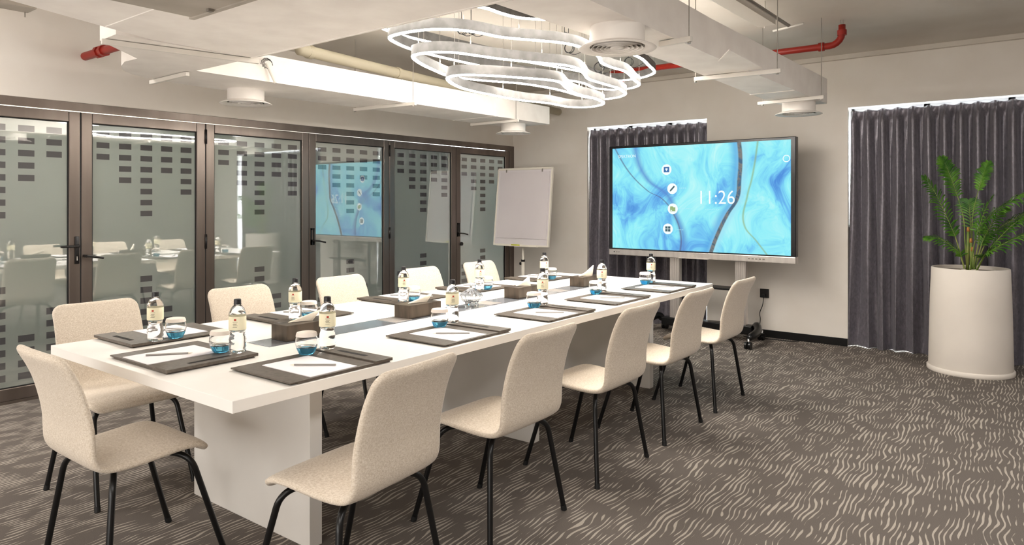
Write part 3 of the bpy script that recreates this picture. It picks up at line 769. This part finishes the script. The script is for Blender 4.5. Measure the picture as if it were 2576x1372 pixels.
places = [ # name, folder centre, facing rotation, bottle, glass, pencil style
 ('at the near short end of the table', (-.015, -1.785), 0, (.141, -1.645, FT+.0052), (.055, -1.668, FT), 1),
 ('at the aisle seat nearest the camera', (.525, -1.560), PI/2, (.372, -1.375, FT+.0052), (.368, -1.476, FT), 0),
 ('at the second aisle seat from the camera', (.510, -.770), PI/2, (.362, -.585, FT+.0052), (.372, -.690, FT), 0),
 ('at the middle aisle seat', (.520, .022), PI/2, (.372, .208, FT+.0052), (.375, .112, FT), 0),
 ('at the fourth aisle seat from the camera', (.505, .760), PI/2, (.350, .950, FT+.0052), (.362, .845, FT), 0),
 ('at the farthest aisle seat', (.520, 1.485), PI/2, (.365, 1.672, FT+.0052), (.365, 1.575, FT), 0),
 ('at the nearest seat on the glass door side', (-.545, -1.600), -PI/2, (-.400, -1.715, FT), (-.395, -1.625, FT), 0),
 ('at the second seat on the glass door side', (-.510, -.880), -PI/2, (-.372, -1.000, FT), (-.370, -.915, FT), 0),
 ('at the middle seat on the glass door side', (-.560, -.030), -PI/2, (-.400, -.150-.04, FT), (-.395, -.110, FT), 0),
 ('at the fourth seat on the glass door side', (-.545, .680), -PI/2, (-.388, .530, FT), (-.388, .612, FT), 0),
 ('at the farthest seat on the glass door side', (-.550, 1.500), -PI/2, (-.400, 1.345, FT), (-.395, 1.440, FT), 0)]
for nm, (fx, fy), rz, b, g, ps in places:
    rr = TA+rz
    put(F0, T(fx, fy, TT), rr, 'brown leather folder '+nm)
    M4 = Matrix.Rotation(rz, 2)
    o = M4 @ Vector((-.040, -.028)); put(S0, T(fx+o.x, fy+o.y, TT+.0111), rr, 'white paper on the folder '+nm)
    ang = R(38) if ps == 0 else R(-38)
    o = M4 @ Vector((-.035, -.045)); put(P0, T(fx+o.x, fy+o.y, TT+.0135), rr+ang, 'grey pencil '+nm)
    put(B0, T(b[0], b[1], TT+b[2]+.0003), (0 if rz > 1 else PI)+random.uniform(-.3, .3)-.7, 'small water bottle '+nm)
    put(G0, T(g[0], g[1], TT+g[2]+.0003), random.uniform(0, 3), 'covered glass with blue base '+nm)

def tissue_box(y, label, tis):
    t = thing('tissue_box', label, 'tissue box', T(-.004, y, .7520), TA, 'tissue boxes on the glass strip')
    bm = bmesh.new(); box(bm, -.060, -.122, 0, .060, .122, .072, .002); obj('box_body', bm, M['box'], t)
    obj('slot', B(-.012, -.06, .0722, .012, .06, .0728), M['slot'], t)
    bm = bmesh.new()
    pts = {0: [(-.03, -.05, .072), (.0, .0, .072), (.03, .045, .072), (.035, .055, .150), (.0, .0, .098)],
           1: [(-.02, -.06, .073), (.0, -.01, .074), (.015, .05, .072), (.025, .085, .118), (-.0, .0, .092)],
           2: [(-.035, -.03, .073), (.0, .0, .074), (.04, .03, .073), (.03, .03, .135), (-.0, .0, .10)]}[tis]
    v = [bm.verts.new(p) for p in pts]; w = [bm.verts.new(Vector(p)+Vector((.012, -.008, 0))) for p in pts]
    for q in (v, w):
        bm.faces.new((q[0], q[1], q[4])); bm.faces.new((q[1], q[2], q[3], q[4]))
    bm.faces.new((v[3], v[4], w[4], w[3])); bm.faces.new((v[4], v[0], w[0], w[4])); bm.faces.new((v[2], v[3], w[3], w[2]))
    bmesh.ops.subdivide_edges(bm, edges=bm.edges, cuts=2, use_grid_fill=True, smooth=.4)
    obj('tissue', bm, M['tissue'], t, True)
tissue_box(-1.228, 'bronze tissue box nearest the camera on the glass strip', 1)
tissue_box(-.462, 'second bronze tissue box from the camera, beside the crystal bowl', 1)
tissue_box(.515, 'third bronze tissue box, just beyond the crystal bowl', 2)
tissue_box(1.315, 'farthest bronze tissue box near the screen end of the table', 0)
# crystal candy bowl
t = thing('crystal_bowl', 'cut crystal candy bowl with pointed lid on three feet', 'bowl', T(.012, -.03, .7520), TA)
fac = lambda a, z: 1+.045*math.cos(14*a)*(1 if .02 < z < .07 else .3)
bm = bmesh.new(); lathe(bm, [(0, .028), (.020, .026), (.045, .030), (.060, .048), (.070, .068), (.066, .069), (.056, .050), (.042, .035), (0, .033)], 56, fn=fac); obj('bowl', bm, M['crystal'], t)
bm = bmesh.new(); lathe(bm, [(.068, .070), (.060, .080), (.040, .093), (.018, .105), (.008, .112), (0, .114), (0, .110), (.016, .101), (.038, .089), (.058, .076), (.064, .070)], 28, fn=lambda a, z: 1+.04*math.cos(14*a)); obj('lid', bm, M['crystal'], t)
bm = bmesh.new(); lathe(bm, [(0, .112), (.007, .116), (.010, .123), (.006, .130), (0, .133)], 8); obj('lid_knob', bm, M['crystal'], t)
for k in range(3):
    a = 2*PI*k/3+.4; bm = bmesh.new(); lathe(bm, [(0, 0), (.010, .001), (.012, .010), (.008, .022), (.012, .034), (0, .036)], 8, c=(.036*math.cos(a), .036*math.sin(a), 0)); obj('foot', bm, M['crystal'], t)

# ------------------------------------------------------------------ wall screen on mobile stand
t = thing('interactive_display', 'large black framed touch display showing blue paint swirls and the time 11:26', 'display', (2.7175, -.45, 0), 0)
x0, x1, z0, z1 = -.9975, .9975, .800, 1.995
bm = bmesh.new(); box(bm, x0, -.03, .865, x1, .045, z1, .006)
obj('housing', bm, M['screenblack'], t)
bm = bmesh.new(); box(bm, x0, -.036, .800, x1, .05, .866, .006); bar = obj('silver_bar', bm, M['alu'], t)
sc = obj('screen', B(-.9525, -.0325, -.5475, .9525, -.030, .5425), M['screen'], t, loc=(.0, 0, 1.425))
for k, x in enumerate((-.93, -.895, -.87)):
    bm = bmesh.new(); tube(bm, [(x, -.037, .835), (x, -.036, .835)], .006 if k == 0 else .004, 10); obj('button', bm, M['screenblack'], bar)
obj('pen_tray', B(-.16, -.062, .802, .16, -.036, .808, .001), M['alu'], bar)
obj('brand_plate', B(-.03, -.0368, .828, .03, -.036, .836), M['chrome'], bar)
for k in range(5): obj('port', B(.55+.035*k, -.0368, .826, .572+.035*k, -.036, .838), M['rod'], bar)
def text(body, size, loc, m, name, parent, sx=1, extr=.0004):
    cu = bpy.data.curves.new(name, 'FONT'); cu.body = body; cu.size = size; cu.extrude = extr; cu.space_character = 1.0; cu.offset = -.001*size/.185
    o = bpy.data.objects.new(name, cu); C.objects.link(o)
    dg = bpy.context.evaluated_depsgraph_get(); me = bpy.data.meshes.new_from_object(o.evaluated_get(dg))
    bpy.data.objects.remove(o)
    me.materials.clear(); me.materials.append(m)
    r = bpy.data.objects.new(name, me); C.objects.link(r); r.parent = parent; r.rotation_euler = (R(90), 0, 0)
    r.location = loc; r.scale = (sx, 1, 1); return r
# things shown on the glass (flat, a hair in front of the picture); screen centre is (0, 1.425)
def sd(x): return x-2.7175
def sz_(z): return z-1.425
def disc(x, z, r, m, name, y=-.0331, r0=0):
    bm = bmesh.new(); n = 36; a = [bm.verts.new((x+r*math.cos(2*PI*k/n), y, z+r*math.sin(2*PI*k/n))) for k in range(n)]
    if r0:
        b = [bm.verts.new((x+r0*math.cos(2*PI*k/n), y, z+r0*math.sin(2*PI*k/n))) for k in range(n)]
        for k in range(n): bm.faces.new((a[k], a[(k+1) % n], b[(k+1) % n], b[k]))
    else: bm.faces.new(a)
    return obj(name, bm, m, sc)
def flat(polys, m, name, y=-.0336):
    bm = bmesh.new()
    for p in polys: bm.faces.new([bm.verts.new((x, y, z)) for x, z in p])
    return obj(name, bm, m, sc)
ic = [(2.41, 1.72), (2.475, 1.52), (2.48, 1.31), (2.425, 1.10)]
for (x, z) in ic: disc(sd(x), sz_(z), .056, M['white_emit'], 'icon_disc')
def rect(x, z, w, h): return [(x-w/2, z-h/2), (x+w/2, z-h/2), (x+w/2, z+h/2), (x-w/2, z+h/2)]
x, z = sd(ic[0][0]), sz_(ic[0][1]); flat([rect(x, z, .062, .056)], M['icon_blue'], 'icon_symbol'); flat([rect(x, z, .012, .028), rect(x, z+.006, .028, .01)], M['white_emit'], 'icon_symbol', -.0340)
x, z = sd(ic[1][0]), sz_(ic[1][1]); flat([[(x-.028, z-.03), (x-.014, z-.026), (x+.03, z+.02), (x+.018, z+.032), (x-.026, z-.014)]], M['icon_dark'], 'icon_symbol')
x, z = sd(ic[2][0]), sz_(ic[2][1]); flat([rect(x, z-.004, .06, .042), rect(x-.012, z+.021, .034, .01)], M['icon_green'], 'icon_symbol'); flat([rect(x-.016, z-.016, .016, .007)], M['white_emit'], 'icon_symbol', -.0340)
x, z = sd(ic[3][0]), sz_(ic[3][1]); flat([rect(x+a*.0155, z+b*.0145, .027, .025) for a in (-1, 1) for b in (-1, 1)], M['icon_dark'], 'icon_symbol')
disc(sd(3.63), sz_(1.79), .034, M['white_emit'], 'round_button', r0=.027)
text('11:26', .195, (sd(2.745), -.0330, sz_(1.362)), M['white_emit'], 'clock_digits', sc, .92)
text('SPEKTRON', .046, (sd(1.835), -.0330, sz_(1.862)), M['white_emit'], 'logo_lettering', sc, .96)
flat([rect(sd(2.56)+.02*k, sz_(1.525), .013, .006) for k in range(4)]+[rect(sd(2.57)+.02*k, sz_(1.312), .013, .006) for k in range(7)]+[rect(sd(2.53)+.02*k, sz_(1.095), .013, .006) for k in range(4)]+[rect(sd(2.84)+.022*k, sz_(1.305), .014, .006) for k in range(7)], mat('faint_text', (0, 0, 0, 1), .5, emit=srgb(176, 236, 250), estr=DK), 'small_lettering')
stn = thing('display_stand', 'wheeled aluminium stand with two columns and a shelf carrying the touch display', 'stand', (2.7175, -.45, 0), 0)
for x in (-.26, .44):
    bm = bmesh.new(); box(bm, x-.055, .055, .16, x+.055, .12, 1.9, .006)
    for k in range(5): box(bm, x-.045+.02*k, .050, .18, x-.037+.02*k, .055, .80)
    obj('column', bm, M['alu'], stn)
obj('shelf', B(-.30, -.02, .505, .48, .18, .525, .004), M['black'], stn)
bm = bmesh.new(); box(bm, -.40, .03, .08, .56, .15, .165, .01); obj('base_bar', bm, M['black'], stn)
for sx, x in ((-1, -.46), (1, .585)):
    bm = bmesh.new()
    tube(bm, smooth_curve([(x-.03*sx, .13, .13), (x+.01*sx, .09, .165), (x+.06*sx, -.05, .13), (x+.05*sx, -.25, .10)], 5), [.035]*2+[.038]*12+[.03, .024], 12); obj('foot_arm', bm, M['black'], stn, True)
    for (wx, wy) in ((x+.05*sx, -.26), (x+.0*sx, .26)):
        bm = bmesh.new(); tube(bm, [(wx, wy, .035), (wx, wy, .10)], .012, 10); obj('caster_stem', bm, M['chrome'], stn, True)
        for dx in (-.018, .018):
            bm = bmesh.new(); tube(bm, [(wx+dx-.010, wy-.01, .035), (wx+dx+.010, wy-.01, .035)], .035, 20); obj('caster_wheel', bm, M['black'], stn, True, auto=40)

# wall socket, plug and cable
t = thing('wall_socket', 'square black power socket with a plug on the far wall', 'socket', (3.268, 0, .446), 0)
obj('face_plate', B(-.045, -.012, -.045, .045, 0, .045, .003), M['handle'], t)
obj('plug', B(-.018, -.045, -.038, .018, -.012, -.006, .004), M['cable'], t)
bm = bmesh.new(); tube(bm, smooth_curve([(3.268, -.035, .405), (3.262, -.045, .33), (3.235, -.05, .25), (3.24, -.05, .18), (3.228, -.06, .10), (3.18, -.10, .02), (3.1, -.14, .008), (3.3, -.12, .006), (3.55, -.10, .006), (3.62, -.05, .006)], 6), .004, 8)
tag(obj('power_cable', bm, M['cable'], None, True), 'thin black cable hanging from the wall socket down to the carpet', 'cable')

# ------------------------------------------------------------------ flip chart
t = thing('flip_chart', 'white flip chart easel with a blank paper pad in the far corner', 'easel', (.57, -.60, 0), R(0))
bd = []
tilt = Matrix.Translation((0, 0, .86)) @ Matrix.Rotation(R(-6), 4, 'X')
def tilted(bm): bmesh.ops.transform(bm, matrix=tilt, verts=bm.verts); return bm
bm = bmesh.new()
bw, bh = .405, .925
box(bm, -bw, 0, 0, bw, .022, bh, .006); board = obj('board', tilted(bm), M['board'], t)
bm = bmesh.new()
box(bm, -bw-.008, -.008, -.006, -bw+.012, .026, bh+.004, .004); box(bm, bw-.012, -.008, -.006, bw+.008, .026, bh+.004, .004)
box(bm, -bw, -.010, bh-.012, bw, .026, bh+.014, .006); box(bm, -bw, -.010, -.008, bw, .026, .012, .004)
obj('frame', tilted(bm), M['whiteframe'], t)
bm = bmesh.new(); box(bm, -bw+.045, -.010, .085, bw-.03, -.002, bh-.035); obj('paper_pad', tilted(bm), M['boardpaper'], t)
for x in (-.27, .27):
    bm = bmesh.new(); box(bm, x-.006, -.018, bh-.04, x+.006, -.008, bh-.005, .002); obj('clip', tilted(bm), M['rod'], t)
bm = bmesh.new(); box(bm, -.33, -.045, -.012, .27, -.008, -.004); obj('pen_tray', tilted(bm), M['whiteframe'], t)
bm = bmesh.new(); tube(bm, [(0, .06, .40), (0, .06, .90)], .014, 14); obj('upper_pole', bm, M['whiteframe'], t, True)
bm = bmesh.new(); tube(bm, [(0, .06, .10), (0, .06, .68)], .020, 14); obj('lower_pole', bm, M['whiteframe'], t, True)
bm = bmesh.new(); tube(bm, [(0, .06, .665), (0, .06, .69)], .024, 14); tube(bm, [(-.02, .06, .64), (-.045, .06, .64)], .018, 10); obj('height_knob', bm, M['handle'], t, True, auto=40)
for k in range(5):
    a = 2*PI*k/5+.3; bm = bmesh.new(); tube(bm, [(0, .06, .10), (.30*math.cos(a), .06+.30*math.sin(a), .055)], [.02, .013], 10); obj('foot_arm', bm, M['whiteframe'], t, True)
    bm = bmesh.new(); tube(bm, [(.29*math.cos(a)-.012, .06+.29*math.sin(a), .025), (.29*math.cos(a)+.012, .06+.29*math.sin(a), .025)], .025, 14); obj('caster_wheel', bm, M['handle'], t, True, auto=40)
bm = bmesh.new(); tube(bm, [(.46, -.628, .867), (.58, -.628, .867)], .008, 8)
tag(obj('marker_pen', bm, M['yellow'], None, True), 'yellow marker pen lying in the flip chart tray', 'marker')

# ------------------------------------------------------------------ potted palm
PX, PY = 5.075, -.43
t = thing('potted_palm', 'small palm in a tall tapered white planter before the wide curtain', 'plant', (PX, PY, 0), 0)
bm = bmesh.new(); lathe(bm, [(0, .012), (.293, .012), (.296, .02), (.290, .30), (.283, .60), (.274, .840), (.271, .845), (.262, .845), (.260, .838), (.264, .78), (0, .78)], 64); obj('planter', bm, M['pot'], t, True, auto=40)
bm = bmesh.new(); lathe(bm, [(0, 0), (.304, 0), (.307, .004), (.307, .030), (.302, .036), (.294, .040), (0, .040)], 64); obj('base_ring', bm, M['pot'], t, True, auto=40)
bm = bmesh.new(); lathe(bm, [(0, .825), (.12, .82), (.262, .812)], 40); obj('soil', bm, M['soil'], t, True)
for k in range(9):
    a = random.uniform(0, 6.28); r = random.uniform(.03, .12)
    bm = bmesh.new(); bmesh.ops.create_icosphere(bm, subdivisions=2, radius=.016, matrix=Matrix.Translation((r*math.cos(a), r*math.sin(a)-.05, .828)) @ Matrix.Scale(.6, 4, (0, 0, 1))); obj('pebble', bm, M['pebble'], t, True)
def frond(base, mid, tip, bare, wide, curl=.3, leaf_n=26):
    """stem curve from base to tip; leaflets on the outer part"""
    ctrl = [Vector(base), Vector(base).lerp(Vector(mid), .5)+Vector((0, 0, .02)), Vector(mid), Vector(mid).lerp(Vector(tip), .55)+Vector((0, 0, .035)), Vector(tip)]
    c = smooth_curve(ctrl, 10); n = len(c)
    bm = bmesh.new(); tube(bm, c, [.0065*(1-.8*i/(n-1)) for i in range(n)], 7)
    f = obj('frond_stem', bm, M['stem'], t, True)
    bm = bmesh.new()
    for k in range(leaf_n):
        u = bare+(1-bare)*(k+.3)/leaf_n; i = min(n-2, int(u*(n-1))); fr = u*(n-1)-i; p = c[i].lerp(c[i+1], fr)
        d = (c[i+1]-c[i]).normalized(); up = Vector((0, -.25, 1)); side = d.cross(up).normalized(); up = side.cross(d).normalized()
        s = (k+.3)/leaf_n; ln = 1.22*wide*(.55+1.35*s*(1-s)*1.6)*(1-.55*s**3)
        for sg in (-1, 1):
            rj = random.uniform(-.12, .12)
            dirv = (side*sg*(.80+rj)+d*(.62+.35*s)+up*(.16+rj)).normalized()
            L = ln*random.uniform(.88, 1.08); w0 = .0155
            prev = None; droop = Vector((0, 0, -1))
            for q in range(5):
                qq = q/4; pp = p+dirv*L*qq+droop*L*.42*qq*qq*random.uniform(.8, 1.2)
                wv = d*w0*(math.sin(PI*min(1, .18+qq*.82))**.7 if q < 4 else 0.02)
                if q == 4: cur = [bm.verts.new(pp)]
                else: cur = [bm.verts.new(pp-wv*.5), bm.verts.new(pp+up*.0025), bm.verts.new(pp+wv*.5)]
                if prev:
                    if len(cur) == 3: bm.faces.new((prev[0], prev[1], cur[1], cur[0])); bm.faces.new((prev[1], prev[2], cur[2], cur[1]))
                    else: bm.faces.new((prev[0], prev[1], cur[0])); bm.faces.new((prev[1], prev[2], cur[0]))
                prev = cur
    lf = obj('leaflets', bm, M['leaf'], f, True)
# local coordinates about the planter axis, x to the side, z up
frond((-.02, 0, .81), (-.05, 0, 1.28), (-.20, .02, 1.76), .62, .11)
frond((.0, .02, .81), (.02, .03, 1.30), (.12, .06, 1.71), .66, .09)
frond((-.03, -.02, .81), (-.12, -.02, 1.15), (-.32, -.04, 1.60), .42, .13)
frond((-.03, -.03, .81), (-.08, -.05, .98), (-.30, -.10, 1.09), .30, .12, leaf_n=18)
frond((.02, -.02, .81), (.10, -.06, 1.22), (.46, -.12, 1.49), .36, .16, leaf_n=28)
frond((.02, .03, .81), (.14, .05, 1.12), (.50, .08, 1.34), .36, .14, leaf_n=26)
frond((.04, -.04, .81), (.13, -.10, .98), (.52, -.14, 1.17), .30, .14, leaf_n=26)
frond((.03, .0, .81), (.10, .0, 1.10), (.24, .02, 1.33), .34, .12, leaf_n=20)
frond((.04, .02, .81), (.16, -.04, 1.04), (.40, -.06, 1.28), .30, .13, leaf_n=20)
frond((.0, -.04, .81), (.05, -.10, 1.10), (.16, -.16, 1.42), .45, .12, leaf_n=18)
frond((.01, .05, .81), (.0, .08, 1.12), (-.02, .12, 1.40), .55, .12, leaf_n=14)
for (x, y, h) in ((-.02, 0, 1.16), (.01, 0, 1.07), (.03, -.02, 1.0)):
    bm = bmesh.new(); tube(bm, [(x, y, .79), (x*.6, y*.6, h)], [.013, .010], 9); obj('cane', bm, M['stem'], t, True)
    bm = bmesh.new(); tube(bm, [(x*.6, y*.6, h-.02), (x*.6, y*.6, h+.015)], [.013, .009], 9); obj('cane_node', bm, M['node'], t, True)
